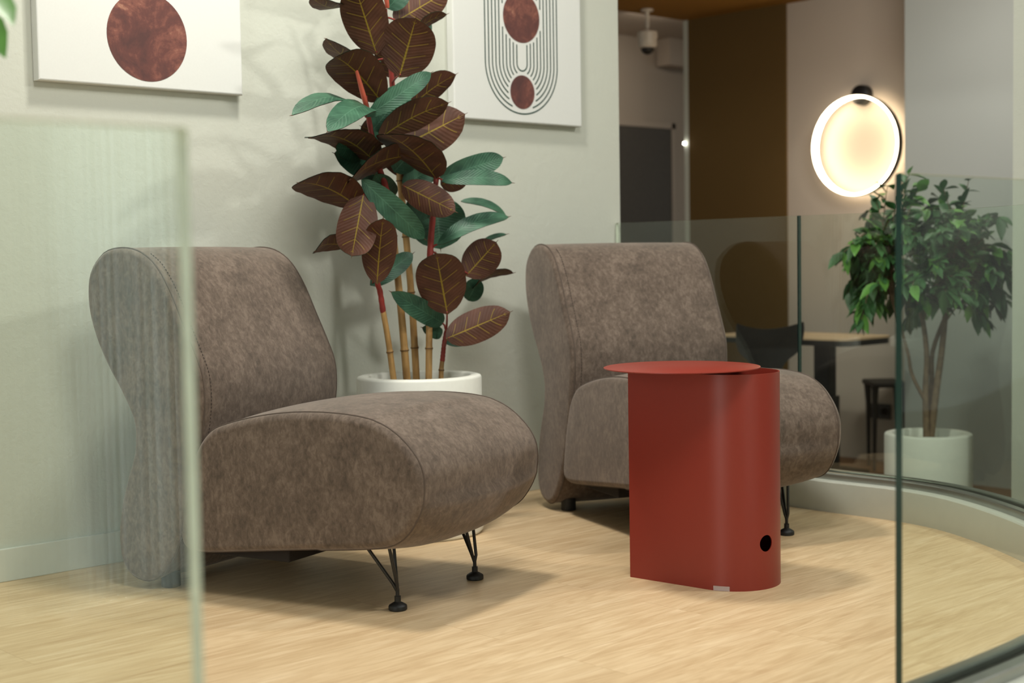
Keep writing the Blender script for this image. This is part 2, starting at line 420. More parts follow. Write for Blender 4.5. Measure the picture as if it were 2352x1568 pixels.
# find the seam that shows at x = 1840 px
def px(p):
    v = p-CP; d_ = v.dot(fw); return 1176+FPX*v.dot(RT)/d_
k1 = min(range(10, 60), key=lambda i: abs(px(GL[i]+Vector((0, 0, .5)))-1840) if GL[i].y > 2.5 else 9e9)
k2 = min(range(len(GL)), key=lambda i: (GL[i]-Vector((3.05, 1.33, 0))).length)
def seg(i, j):
    P = resample(GL[i:j+1], max(6, j-i+1)); 
    d0 = (P[1]-P[0]).normalized()*.003; d1 = (P[-1]-P[-2]).normalized()*.003; P[0] = P[0]+d0; P[-1] = P[-1]-d1; return P
g0 = seg(0, k1); 
glass_panel(g0, 'glass railing panel behind the right armchair, meeting the end of the wall', edge='glass_edge_lit', edge1='glass_edge')
glass_panel(seg(k1, k2), 'long curved glass railing panel in front of the background tree')
glass_panel([Vector((p.x, p.y, 0)) for p in resample([Vector(p) for p in GL[k2:]] , 24)], 'near glass railing panel at right with dark green upright edge')
# panel left of the entrance
lp = [Vector((x, 1.12+.0*x, 0)) for x in [-1.1+1.757*i/12 for i in range(13)]]
CL = [Vector((p.x, p.y-.073, 0)) for p in lp][::-1]
m = MB(); m.box((-1.1, 1.045, 0), (.67, 1.195, .098)); cl = struct(m.build('trim_curb_left', 'curb_paint', smooth=False, bevel=.003))
m = MB(); m.box((-1.1, 1.075, .098), (.67, 1.104, .119)); m.box((-1.1, 1.136, .098), (.67, 1.165, .119)); m.build('rail_channel', 'steel', cl, smooth=False)
glass_panel(lp, 'nearest glass railing panel, blurred, in front of the left armchair', edge='glass_edge_lit', th=.020)

# ------------------------------------------------------------------ armchairs
BACK = [(-.790,.852),(-.821,.833),(-.849,.801),(-.860,.755),(-.856,.695),(-.833,.626),(-.800,.565),(-.768,.518),(-.735,.466),(-.716,.425),(-.712,.385),(-.720,.335),(-.745,.272),(-.768,.200),(-.779,.128),(-.771,.068),(-.742,.033),(-.690,.022),(-.645,.040),(-.605,.085),(-.575,.140),(-.545,.21),(-.520,.30),(-.500,.40),(-.488,.475),(-.492,.543),(-.516,.602),(-.552,.675),(-.590,.752),(-.632,.812),(-.680,.846),(-.735,.858)]
SEAT = [(-.468,.408),(-.508,.365),(-.530,.313),(-.548,.258),(-.562,.192),(-.569,.140),(-.550,.116),(-.500,.113),(-.40,.123),(-.28,.136),(-.15,.150),(-.02,.163),(.055,.175),(.100,.198),(.130,.235),(.149,.275),(.155,.312),(.150,.350),(.128,.387),(.085,.425),(.035,.449),(-.025,.461),(-.105,.466),(-.186,.465),(-.268,.458),(-.351,.444),(-.42,.427)]
CW0, CW1 = -.11, .447
SEAT = [(x-.013*max(0, min(1, (x+.15)/.25)), z) for x, z in SEAT]
def cushion(prof, n, l0, l1, rr, crown):
    P = resample(crom([(s, z, 0) for s, z in prof], 6, True), n, True)
    N = []
    for i in range(n):
        t = (P[(i+1) % n]-P[i-1]).normalized(); N.append(Vector((t.y, -t.x, 0)))
    A = sum(P[i].x*P[(i+1) % n].y-P[(i+1) % n].x*P[i].y for i in range(n))
    if A < 0: N = [-v for v in N]
    st = []   # (l, inset)
    K = 5
    for k in range(K+1):
        a = (pi/2)*k/K; st.append((l0+rr*(1-sin(a)) if False else l0+rr*(1-cos(a)), rr*(1-sin(a))))
    st2 = [(l0+(l1-l0)*(q/14), None) for q in range(1, 14)]
    L = []
    for l, ins in st: L.append((l, ins))
    for l, _ in st2:
        if l0+rr < l < l1-rr: L.append((l, 0))
    for l, ins in reversed(st): L.append((l1-(l-l0), ins))
    m = MB(); G = []
    for l, ins in L:
        x = (l-l0)/(l1-l0); c = (1-abs(2*x-1)**2.4)
        row = []
        for i in range(n):
            q = P[i]+N[i]*(c*crown(P[i], N[i])-ins); row.append(Vector((l, -q.x, q.y)))
        G.append(row)
    m.grid(G, close_v=True)
    # gently domed side panels
    cen = sum(P, Vector())/n
    for side, row in ((0, G[0]), (1, G[-1])):
        m.quad(row if side else row[::-1])
    return m, P, N
def armchair(loc, rz, label):
    r = empty('lounge_armchair', loc, rz); tag(r, label, 'armchair', 'brown suede lounge armchairs')
    m, P, N = cushion(BACK, 120, CW0, CW1, .014, lambda p, n: (.014*(1-max(0, n.y)**2*.8)) if p.y > .2 else .004)
    bk = m.build('backrest', 'suede', r, angle=60)
    e = MB()
    for l, off in ((CW0+.012, .001), (CW1-.012, .001)):
        q = [Vector((l, -(P[i]+N[i]*off).x, (P[i]+N[i]*off).y)) for i in range(0, 120)]
        q.append(q[0]); e.tube(q, .0022, 6, cap=False)
    e.build('seam', 'seam', bk)
    Q = resample(crom([(a, b, 0) for a, b in BACK[22:31]], 6), 420)
    for l in (CW0+.033,):
        s = MB()
        for i in range(0, 412, 6):
            a = Q[i]; b = Q[i+3]; t = (b-a).normalized(); nn = Vector((-t.y, t.x, 0)); nn = nn if nn.x > 0 else -nn
            c_ = .014*(1-abs(2*((l-CW0)/(CW1-CW0))-1)**2.4)+.0006
            s.tube([(l, -(a+nn*c_).x, (a+nn*c_).y), (l, -(b+nn*c_).x, (b+nn*c_).y)], .0011, 5)
        s.build('stitching', 'stitch', bk)
    def crown(p, n):
        if n.y < -.3: return .030 if p.x > -.15 else .010
        return .012 if n.x > .3 else .018
    m, P, N = cushion(SEAT, 130, CW0, CW1, .016, crown)
    st = m.build('seat', 'suede', r, angle=60)
    e = MB()
    for l in (CW0+.016, CW1-.016):
        cc_ = 1-abs(2*((l-CW0)/(CW1-CW0))-1)**2.4
        q = [P[i]+N[i]*(cc_*crown(P[i], N[i])+.0004) for i in range(130)]
        q = [Vector((l, -v.x, v.y)) for v in q]; q.append(q[0]); e.tube(q, .0020, 6, cap=False)
    e.build('seam', 'seam', st)
    m = MB(); m.box((CW0+.05, .27, .098), (CW1-.05, .58, .128)); m.build('base_board', 'underside', r, smooth=False, bevel=.004)
    W_ = CW1-CW0; mid = (CW0+CW1)/2
    for sx in (-1, 1):
        lx = mid+sx*(W_/2-.11+.0); 
        f = MB(); fx = 0 if sx < 0 else .35
        top1 = (fx+sx*.03, .078, .165); t2 = (fx+sx*-.022, .026, .185); t3 = (fx+sx*.016, .018, .185); j = (fx, 0, .048)
        f.tube([top1, (fx+sx*.003, .010, .062), (fx, .001, .045)], .0042, 8)
        f.tube([t2, (fx-sx*.004, .004, .062), (fx, .0, .045)], .0042, 8)
        f.tube([t3, (fx+sx*.004, -.002, .062), (fx, .0, .045)], .0042, 8)
        lg = f.build('hairpin_leg', 'black_metal', r)
        f = MB(); f.lathe([(.0045, .05), (.0045, .033), (.0075, .033), (.0075, .020), (.013, .017), (.021, .012), (.022, .009), (.022, .002), (.020, 0), (0, 0)], (fx, 0, 0), 28)
        f.build('levelling_foot', 'black_plastic', lg)
        f = MB(); f.lathe([(0, .04), (.024, .04), (.024, .002), (.022, 0), (0, 0)], (mid+sx*(W_/2-.06), .66, 0), 24)
        f.build('rear_foot', 'black_plastic', r)
    return r
armchair((2.05, 2.585, 0), atan2(.295, .956), 'brown suede lounge armchair standing behind the blurred glass panel at left')
armchair((3.058, 2.573, 0), radians(-21.5), 'brown suede lounge armchair standing behind the red metal side table')

# ------------------------------------------------------------------ red side table
Tc = at_d(1680, 848, 3.54).to_2d(); Tk = at_d(1442, 851, 3.6).to_2d(); R_ = .118
tb = empty('side_table', (Tc.x, Tc.y, 0)); tag(tb, 'dark red folded sheet metal side table with round lid, between the armchairs', 'side table')
kv = Tk-Tc; dk = kv.length; ka = atan2(kv.y, kv.x); al = math.acos(R_/dk)
outl = [Vector((kv.x, kv.y, 0))]
a0 = ka+al; a1 = ka-al+2*pi
arc = [Vector((R_*cos(a0+(a1-a0)*i/96), R_*sin(a0+(a1-a0)*i/96), 0)) for i in range(97)]
l1 = [outl[0].lerp(arc[0], i/10) for i in range(10)]; l2 = [arc[-1].lerp(outl[0], i/10) for i in range(1, 10)]
loop = l1+arc+l2
TH = .528
def inset(loop, d_):
    n_ = len(loop); out = []
    for i, p in enumerate(loop):
        t = (loop[(i+1) % n_]-loop[i-1]).normalized(); nrm = Vector((-t.y, t.x, 0)); k = d_/.35 if i == 0 else d_
        out.append(p+nrm*k)
    return out
inn = inset(loop, .0025)
if sum(v.length for v in inn) > sum(v.length for v in loop): inn = inset(loop, -.0025)
m = MB()
Vz = lambda p, z: Vector((p.x, p.y, z))
m.grid([[Vz(p, 0), Vz(p, TH), Vz(q, TH), Vz(q, 0)] for p, q in zip(loop, inn)], close_u=True, close_v=True)
body = m.build('body', 'red_metal', tb, angle=30)
# round cable hole low on the right of the rounded front
hp = at_d(1766, 1228, 3.46)-Vector((Tc.x, Tc.y, 0)); hn = Vector((hp.x, hp.y, 0)).normalized()
cm = MB(); cm.tube([Vector((0, 0, .113))+hn*.08, Vector((0, 0, .113))+hn*.16], .0205, 40)
cut = cm.build('cutter', 'red_metal', tb)
md = body.modifiers.new('hole', 'BOOLEAN'); md.object = cut; md.operation = 'DIFFERENCE'; md.solver = 'EXACT'
bpy.context.view_layer.update(); dg = bpy.context.evaluated_depsgraph_get()
nm = bpy.data.meshes.new_from_object(body.evaluated_get(dg)); body.modifiers.clear(); body.data = nm
bpy.data.objects.remove(cut, do_unlink=True); nm.name = 'body'
nm.polygons.foreach_set('use_smooth', [True]*len(nm.polygons)); nm.set_sharp_from_angle(angle=radians(30))
Ld = at_d(1565.5, 842, 3.53)-Vector((Tc.x, Tc.y, 0))
m = MB(); R2 = .1935
m.lathe([(0, .5420), (R2-.002, .5420), (R2, .5412), (R2, .5395), (R2-.002, .5385), (0, .5385)], (Ld.x, Ld.y, 0), 96); m.build('lid', 'red_metal', tb, angle=50)
m = MB()  # bottom plate inside the shell
m.grid([[Vz(p, .004), Vz(p, .006)] for p in inn], close_u=True); m.quad([Vz(p, .006) for p in inn]); m.build('bottom_plate', 'red_metal', tb, smooth=False)
cpos = at_z(1652, 1356, .006)-Vector((Tc.x, Tc.y, 0)); ca = atan2(cpos.y, cpos.x)
m = MB(); G = []
for i in range(9):
    a = ca+(i/8-.5)*.34; d_ = Vector((cos(a), sin(a), 0)); G.append([d_*(R_+.0008)+Vector((0, 0, .0008)), d_*(R_+.0008)+Vector((0, 0, .012)), d_*(R_+.002)+Vector((0, 0, .012)), d_*(R_+.002)+Vector((0, 0, .0008))])
m.grid(G, close_v=True); tag(m.build('plastic_clip', 'clear_plastic', tb), 'small clear plastic clip at the bottom edge')
pin = Vector((kv.x, kv.y, 0)); pin = pin*.80   # pivot post that carries the lid near the folded corner
m = MB(); m.tube([pin+Vector((0, 0, .006)), pin+Vector((0, 0, .539))], .008, 16); m.build('pivot_post', 'red_metal', tb)

# ------------------------------------------------------------------ planters
def planter(par, R, Hh, top_in=.045, mat='white_pot'):
    m = MB(); m.lathe([(0, 0), (R*.985-.006, 0), (R*.985, .006), (R-.001, .012), (R, .03), (R, Hh-.008), (R-.003, Hh-.002), (R-.009, Hh), (R-.030, Hh), (R-.035, Hh-.004), (R-.036, Hh-top_in), (0, Hh-top_in)], seg=72)
    return m.build('planter', mat, par, angle=50)
def pebbles(par, R, z, n, seed, size=.014):
    random.seed(seed); m = MB()
    m.lathe([(0, z-.004), (R, z-.004), (R, z-.012)], seg=40, m=1)
    for _ in range(n):
        r = R*sqrt(random.random())*.96; a = random.random()*2*pi; s_ = size*random.uniform(.5, 1.1)
        c = Vector((r*cos(a), r*sin(a), z+random.uniform(-.003, .003))); ax = Matrix.Rotation(random.random()*3, 3, 'Z')
        m.grid([[c+ax @ Vector((s_*sin(t)*cos(q), s_*.75*sin(t)*sin(q), s_*.5*cos(t))) for q in [2*pi*j/7 for j in range(7)]] for t in [pi*k/4 for k in range(5)]], close_v=True)
    o = m.build('pebbles', ['pebble', 'soil'], par); o['kind'] = 'stuff'; return o

# ------------------------------------------------------------------ rubber plant
PO = Vector((2.705, 3.285, 0))
rp = empty('potted_rubber_plant', PO); tag(rp, 'tall rubber plant with large brown leaves on bamboo canes in a white pot', 'potted plant')
planter(rp, .187, .472); pebbles(rp, .150, .432, 260, 3)
def loc(v): return Vector(v)-PO
def cane(pts, name='cane', r=.0095, mats=('bamboo', 'bamboo_node'), gaps=.17):
    P = resample(crom(pts, 6), 60); L = sum((b-a).length for a, b in zip(P, P[1:])); n = 120
    P = resample(P, n); rad = []; m = MB()
    for i in range(n):
        d_ = (i/(n-1)*L+.05) % gaps; k = min(d_, gaps-d_); rad.append(r*(1+.16*math.exp(-(k/.004)**2))*(1-.12*i/n))
    m.tube(P, rad, 12)
    s_ = .12-.0
    d_ = gaps-.05
    while d_ < L-.01:
        p = P[int(d_/L*(n-1))]; q = P[min(n-1, int(d_/L*(n-1))+1)]; t = (q-p).normalized()
        m.tube([p-t*.0016, p+t*.0016], r*1.17, 12, m=1); d_ += gaps
    return m.build(name, list(mats), rp, angle=50)
def red(pts, r0_=.008, r1_=.006):
    P = resample(crom(pts, 6), 30); m = MB(); m.tube(P, [r0_+(r1_-r0_)*i/29*1.0+.0012*abs(sin(i*.9)) for i in range(30)], 10); return m.build('stem', 'red_stem', rp)
Yp = lambda x, y, yy: loc(at_y(x, y, yy))
zb = .43
def base(x, yy):
    p = at_y(x, 868, yy); p.z = zb; return loc(p)
cane([base(907, 3.27), Yp(893, 790, 3.27), Yp(880, 715, 3.27)])
red([Yp(880, 717, 3.27), Yp(873, 670, 3.265), Yp(866, 640, 3.26), Yp(868, 560, 3.25)])
cane([base(936, 3.30), Yp(920, 700, 3.30), Yp(898, 495, 3.30)], r=.0115)
red([Yp(898, 497, 3.30), Yp(886, 430, 3.29), Yp(866, 370, 3.28), Yp(850, 290, 3.27), Yp(838, 220, 3.26)], .0095, .006)
cane([base(957, 3.36), Yp(945, 680, 3.36), Yp(928, 500, 3.36), Yp(915, 380, 3.36)], r=.011)
red([Yp(915, 382, 3.36), Yp(905, 250, 3.35), Yp(895, 120, 3.34), Yp(884, 20, 3.33)], .009, .006)
cane([base(984, 3.28), Yp(986, 740, 3.28), Yp(987, 632, 3.28)], r=.0105)
red([Yp(987, 634, 3.28), Yp(989, 560, 3.28), Yp(996, 480, 3.27), Yp(1003, 400, 3.265), Yp(1010, 345, 3.26)], .0095, .007)
cane([base(1012, 3.30), Yp(1014, 845, 3.30), Yp(1016, 828, 3.30)], r=.008, gaps=.05)
red([Yp(1016, 830, 3.30), Yp(1020, 790, 3.295), Yp(1025, 760, 3.29)], .007, .006)
def bud(p, q):
    m = MB(); P = resample([p, q], 14); m.tube(P, [.0085*sin(pi*min(1, (i+3)/17*1.0))**.8*(1-i/14*.75)+.0008 for i in range(14)], 10); m.build('bud_sheath', 'bud', rp)
bud(Yp(845, 256, 3.26), Yp(807, 120, 3.22)); bud(Yp(1009, 352, 3.26), Yp(1029, 247, 3.23)); bud(Yp(890, 18, 3.32), Yp(880, -60, 3.30))

LF = MB()
def leaf(bx, by, by_, tx, ty, ty_, wpx, side='B', bend=.12, fold=.18, tilt=None, stem=None, tip=True, asym=0):
    """base pixel/plane, tip pixel/plane, width in px; side B shows the brown underside, G the green top."""
    b = at_y(bx, by, by_); t = at_y(tx, ty, ty_); mid = (b+t)/2; view = (CP-mid).normalized()
    dep = (mid-CP).dot(fw); wid = wpx*dep/FPX; ax = (t-b); L = ax.length; ax.normalize()
    s0 = ax.cross(view).normalized(); n0 = s0.cross(ax).normalized()
    if n0.dot(view) < 0: n0 = -n0
    wr = max(wid, (.22 if (side == 'G' and wid < .35*L) else .46)*L); ph = math.acos(min(1, wid/wr))
    if (n0*cos(ph)-s0*sin(ph)).z*(-1 if side == 'B' else 1) < (n0*cos(ph)+s0*sin(ph)).z*(-1 if side == 'B' else 1): ph = -ph
    s_ = s0*cos(ph)+n0*sin(ph); nn = n0*cos(ph)-s0*sin(ph)
    upv = Vector((0, 0, 1))
    sgn = -1 if side == 'B' else 1     # direction of the upper leaf surface relative to nn
    topn = nn*sgn
    nu, nv = 18, 9; A = []; B = []; UV = []
    for i in range(nu+1):
        u = i/nu; sh = max(0, 1-abs(2*u-1)**2.35)**.62
        if u > .9: sh *= 1-.25*(u-.9)/.1
        hw = wr/2*sh+.0006; ra = []; rb = []; ru = []
        c = b+ax*(L*u)-topn*(bend*L*(4*(u-.5)**2-1)*-1)*-1
        c = b+ax*(L*u)+topn*(bend*L*4*u*(1-u))
        for j in range(nv):
            v = 2*j/(nv-1)-1; av = abs(v)
            rip = .009*wr*sin(u*30-av*4)*av*(sh)
            q = c+s_*(v*hw)+topn*(fold*abs(cos(ph))*hw*(av**1.3)+rip)
            ra.append(q+topn*.0010); rb.append(q-topn*.0010); ru.append((u, j/(nv-1)))
        A.append(ra); B.append(rb); UV.append(ru)
    flipA = (A[1][0]-A[0][0]).cross(A[0][1]-A[0][0])
    LF.grid(A, 1, uv=UV, flip=(A[9][0]-A[8][0]).cross(A[8][1]-A[8][0]).dot(topn) < 0)
    LF.grid(B, 0, uv=UV, flip=(A[9][0]-A[8][0]).cross(A[8][1]-A[8][0]).dot(topn) > 0)
    if tip:
        p0 = A[nu][nv//2]; LF.tube([p0-ax*.004, p0+ax*.010+topn*-.002], [.0016, .0004], 5, m=0)
    if stem:
        sp_ = at_y(*stem); LF.tube([sp_, sp_.lerp(b, .55)+Vector((0, 0, .006)), b+ax*.01], [.0035, .003, .0022], 7, m=2)
L = leaf
# upper part
L(866,126,3.30, 815,-32,3.22, 104, 'B', .10, stem=(890,110,3.34))
L(917,178,3.27, 955,42,3.17, 124, 'B', .08, stem=(900,190,3.345))
L(878,236,3.28, 771,131,3.16, 104, 'B', .10, stem=(900,215,3.345))
L(905,52,3.33, 1030,-22,3.27, 80, 'B', .08, stem=(888,40,3.33))
L(955,78,3.30, 1026,33,3.26, 22, 'B', .12, stem=(895,100,3.34))
L(868,140,3.36, 749,89,3.30, 26, 'B', -.12, stem=(896,140,3.34))
L(806,4,3.36, 716,-6,3.30, 18, 'B', -.12, stem=(885,20,3.33))
L(925,268,3.32, 1047,171,3.26, 56, 'B', .08, stem=(905,280,3.35))
L(868,322,3.26, 1030,236,3.14, 66, 'B', .08, fold=.1)
L(905,345,3.25, 1068,262,3.16, 104, 'B', .06, stem=(905,300,3.35))
L(842,268,3.22, 990,167,3.16, 44, 'G', .14, fold=.1, tilt=-1, stem=(840,268,3.26))
L(852,252,3.24, 752,303,3.05, 52, 'G', .10, fold=.1, tilt=-1)
L(836,262,3.26, 670,265,3.16, 18, 'G', .15, fold=.1, tilt=-1, stem=(842,262,3.26))
L(862,372,3.27, 714,316,3.16, 56, 'B', .10, stem=(864,370,3.28))
L(1002,410,3.25, 883,308,3.12, 74, 'B', .06, stem=(1003,405,3.265))
L(1010,408,3.25, 1156,362,3.17, 52, 'G', .12, fold=.1, tilt=-1, stem=(1003,408,3.265))
L(1014,416,3.24, 1176,420,3.14, 34, 'G', .16, fold=.1, tilt=-1, stem=(1003,412,3.265))
L(930,358,3.26, 805,412,3.16, 44, 'B', .05, fold=.12)
L(826,478,3.26, 685,420,3.16, 78, 'B', .08, stem=(884,430,3.29))
L(836,440,3.22, 808,588,3.14, 92, 'B', .08, stem=(884,440,3.29))
L(866,652,3.22, 880,502,3.12, 80, 'B', .08)
L(796,566,3.27, 724,577,3.22, 34, 'B', .12, stem=(868,560,3.25))
L(922,424,3.25, 1046,486,3.14, 70, 'B', .05, stem=(930,440,3.36))
L(1070,634,3.26, 1140,556,3.18, 82, 'B', .08, stem=(990,575,3.28))
L(1028,722,3.20, 1002,582,3.12, 114, 'B', .06, stem=(1025,765,3.29))
L(1024,778,3.21, 1172,716,3.12, 76, 'B', .06, stem=(1020,800,3.295))
L(1084,666,3.30, 1179,627,3.26, 12, 'B', .14)
# darker green leaves turned away or inside the crown
L(835,345,3.32, 770,338,3.26, 60, 'G', .06, stem=(866,370,3.28))
L(870,400,3.34, 768,352,3.30, 66, 'G', .05)
L(830,412,3.22, 975,548,3.18, 56, 'G', .10, fold=.1, stem=(884,440,3.29))
L(1000,452,3.36, 1012,572,3.34, 128, 'G', .05)
L(1004,562,3.26, 1168,498,3.18, 34, 'G', .14, tilt=-1, stem=(990,575,3.28))
L(1058,462,3.34, 1163,497,3.28, 16, 'G', .14)
L(1012,424,3.28, 1076,404,3.24, 50, 'B', .08)
L(850,655,3.30, 948,582,3.26, 44, 'G', .08, tilt=-1, stem=(866,645,3.26))
L(1018,742,3.30, 898,670,3.24, 50, 'G', .10, tilt=-1, stem=(1025,762,3.29))
L(1018,782,3.34, 1098,766,3.30, 42, 'G', .06)
L(1015,768,3.34, 970,752,3.30, 30, 'G', .06)
L(1104,560,3.34, 1163,538,3.30, 10, 'G', .10)
L(855,300,3.30, 935,200,3.24, 74, 'G', .05)
L(862,318,3.34, 940,262,3.30, 70, 'G', .05)
L(905,395,3.33, 962,330,3.28, 60, 'G', .05)
L(925,430,3.34, 1010,370,3.30, 58, 'G', .05)
L(880,340,3.36, 960,400,3.32, 66, 'B', .05)
L(900,455,3.34, 860,400,3.28, 54, 'G', .05)
L(940,455,3.36, 985,500,3.32, 60, 'G', .05)
L(905,180,3.38, 880,90,3.36, 60, 'B', .05)
L(920,90,3.36, 990,50,3.34, 50, 'G', .05)
L(890,20,3.34, 935,-30,3.30, 50, 'G', .06)
L(900,320,3.36, 830,290,3.34, 60, 'B', .05)
L(1075,690,3.34, 1100,640,3.30, 46, 'G', .05)
L(900,-30,3.36, 800,-110,3.28, 90, 'B', .08, stem=(884,-10,3.33)); L(885,-60,3.36, 960,-150,3.28, 90, 'B', .08)
LF.v = [tuple(loc(v)) for v in LF.v]
fo = LF.build('foliage', ['leaf_under', 'leaf_top', 'red_stem'], rp, angle=60)

# ------------------------------------------------------------------ paintings
def painting(x0, x1, z0, z1, label):
    p = empty('canvas_painting', ((x0+x1)/2, WY, z0)); tag(p, label, 'painting'); return p
def clipd(m, cx, cz, r, yy, mi, n=64): m.quad([(cx+r*cos(-2*pi*i/n), yy, cz+r*sin(-2*pi*i/n)) for i in range(n)], mi)
def canvas(m, w, h, y0, y1):
    r = .004; G = []
    for yy, ins in ((y1, 0), (y0+r, 0), (y0+r*.3, r*.3), (y0, r)):
        G.append([Vector((x, yy, z)) for x, z in ((-w/2+ins, ins), (w/2-ins, ins), (w/2-ins, h-ins), (-w/2+ins, h-ins))])
    m.grid(G, 0, close_v=True); m.quad(G[-1]); m.quad(G[0][::-1])
p1 = painting(1.665, 2.283, 1.299, 2.12, 'white canvas painting with one marbled rust circle, on the wall at upper left')
m = MB(); canvas(m, .618, .82, -.033, -.002); clipd(m, 1.982-1.974, 1.438-1.299, .1215, -.0337, 1)
m.build('canvas', ['canvas_white', 'print_rust'], p1, smooth=False)
p2 = painting(3.092, 3.694, 1.279, 2.12, 'white canvas painting with nested green arches and two rust circles, beside the rubber plant')
m = MB(); canvas(m, .602, .82, -.033, -.002); ox = 3.393; oz = 1.279; cx = 3.402-ox
C2 = [(cx, 1.382-oz, .0575), (cx, 1.635-oz, .086)]
for c_ in C2: clipd(m, *c_, -.0337, 1)
for k in range(10):
    hw = .024+.0162*k; cz = 1.478-oz; zt_ = 2.0-oz-.17; pts = []
    z = zt_
    while z > cz: pts.append((cx-hw, z)); z -= .006
    for i in range(61): a = pi+pi*i/60; pts.append((cx+hw*cos(a), cz+hw*sin(a)))
    z = cz+.006
    while z < zt_: pts.append((cx+hw, z)); z += .006
    for i in range(61): a = pi*i/60; pts.append((cx+hw*cos(a), zt_+hw*sin(a)))
    pts = [q for q in pts]; t_ = .0026
    for a, b in zip(pts, pts[1:]):
        mx, mz = (a[0]+b[0])/2, (a[1]+b[1])/2
        if any(math.hypot(mx-c_[0], mz-c_[1]) < c_[2]+.010 for c_ in C2): continue
        d_ = Vector((b[0]-a[0], 0, b[1]-a[1]))
        if d_.length < 1e-6: continue
        nrm = Vector((-d_.z, 0, d_.x)).normalized()*t_*.95
        A = Vector((a[0], -.0336, a[1])); B_ = Vector((b[0], -.0336, b[1])); m.quad([A-nrm, B_-nrm, B_+nrm, A+nrm], 2)
m.build('canvas', ['canvas_white', 'print_rust', 'print_green'], p2, smooth=False)

# ------------------------------------------------------------------ ring wall lamp
lc = Vector((X0, 4.256, 1.377)); rl = empty('ring_wall_lamp', lc); tag(rl, 'glowing ring shaped wall lamp with dark round mount on the pink wall', 'wall lamp')
Rr = .262
def ring(prof, mat, name, par, c=Vector((-.075, 0, 0)), seg=96):
    m = MB(); m.grid([[c+Vector((xx, r*cos(2*pi*j/seg), r*sin(2*pi*j/seg))) for j in range(seg)] for r, xx in prof], close_u=True, close_v=True); return m.build(name, mat, par, angle=35)
ring([(Rr+.004, -.022), (Rr+.004, .020), (Rr+.001, .024), (Rr+.001, -.022)], 'black_metal', 'outer_casing', rl)
ring([(Rr+.0005, -.026), (Rr+.0005, .022), (Rr-.008, .022), (Rr-.010, .018), (Rr-.010, -.022), (Rr-.008, -.026)], 'lamp_glow', 'light_ring', rl)
m = MB(); seg_ = 32
prof = [(0, -.062), (.040, -.060), (.052, -.050), (.054, -.03), (.054, -.002), (0, -.002)]
m.grid([[Vector((xx, r*cos(2*pi*j/seg_)+.0, .268+r*sin(2*pi*j/seg_))) for j in range(seg_)] for r, xx in prof], close_v=True)
m.build('mount', 'black_plastic', rl)
# wall socket
s1 = at_x(2000, 925, X0); s2 = at_x(2047, 963, X0)
so = empty('wall_socket', (X0, (s1.y+s2.y)/2, (s1.z+s2.z)/2)); tag(so, 'black double wall socket low on the pink wall beside the stool', 'socket')
wy = abs(s1.y-s2.y)/2; hz = abs(s1.z-s2.z)/2
m = MB(); m.box((-.012, -wy, -hz), (-.001, wy, hz)); m.build('plate', 'black_plastic', so, smooth=False, bevel=.003)
for k in (-1, 1):
    m = MB(); m.lathe([(.026, 0), (.026, .004), (.022, .004), (.021, -.0), (0, 0)], seg=24)
    m.v = [(-.012-z, k*wy*.5+x, y) for x, y, z in m.v]; m.build('outlet', 'dark_groove', so)

# ------------------------------------------------------------------ dome camera
dc = at_d(1487, 92, 8.0); zc = 2.34 if dc.y > 5.47 else 2.196
sc = empty('security_camera', dc); tag(sc, 'white dome security camera hanging from the ceiling by a short pole', 'security camera')
m = MB(); m.lathe([(0, .052), (.045, .052), (.056, .044), (.058, .02), (.054, .0), (.055, -.03), (.048, -.042), (.036, -.045), (0, -.045)], seg=32); m.build('housing', 'camera_white', sc)
m = MB(); m.lathe([(.037, -.045)]+[(.037*cos(a), -.045-.036*sin(a)) for a in [pi/2*i/8 for i in range(1, 8)]]+[(0, -.081)], seg=32); m.build('dome', 'black_plastic', sc)
m = MB(); m.tube([(0, 0, .05), (0, 0, zc-dc.z)], .012, 14); m.lathe([(.035, zc-dc.z-.001), (.035, zc-dc.z-.012), (.012, zc-dc.z-.016)], seg=20); m.build('pole', 'camera_white', sc)

# ------------------------------------------------------------------ desk, chair and stool in the back room
FZ = -.3
dkN = at_z(1945, 780, .42)
dk_ = empty('standing_desk', (6.06, 4.0, FZ)); tag(dk_, 'oak topped desk on a black column leg under the ring lamp', 'desk')
dy1 = .72; 
m = MB(); x0 = dkN.x-6.06; y0 = dkN.y-4.0+.0; x1 = at_z(2058, 770, .42).x-6.06; y1 = y0+.78
r_ = .06
def rrect(x0, y0, x1, y1, r, n=6):
    out = []
    for cx_, cy_, a0_ in ((x1-r, y0+r, -pi/2), (x1-r, y1-r, 0), (x0+r, y1-r, pi/2), (x0+r, y0+r, pi)):
        for i in range(n+1): a = a0_+pi/2*i/n; out.append((cx_+r*cos(a), cy_+r*sin(a)))
    return out
ol = rrect(x0, y0, x1, y1, r_)
m.grid([[(x, y, .712), (x, y, .722)] for x, y in ol], close_u=True); m.quad([(x, y, .722) for x, y in ol]); m.quad([(x, y, .712) for x, y in ol][::-1]); m.build('desktop', 'desk_wood', dk_, smooth=False)
m = MB(); ol2 = rrect(x0+.004, y0+.004, x1-.004, y1-.004, r_); m.grid([[(x, y, .686), (x, y, .712)] for x, y in ol2], close_u=True); m.quad([(x, y, .686) for x, y in ol2][::-1]); m.build('top_edging', 'black_plastic', dk_, smooth=False)
dcl = at_d(1893, 880, 6.95); ex = dcl.x-6.06; ey = dcl.y-4.0
m = MB(); m.box((ex-.03, ey-.05, .38), (ex+.03, ey+.04, .69)); m.build('inner_column', 'black_metal', dk_, smooth=False, bevel=.003)
m = MB(); m.box((ex-.045, ey-.06, .03), (ex+.045, ey+.05, .42)); m.build('outer_column', 'black_metal', dk_, smooth=False, bevel=.004)
m = MB()
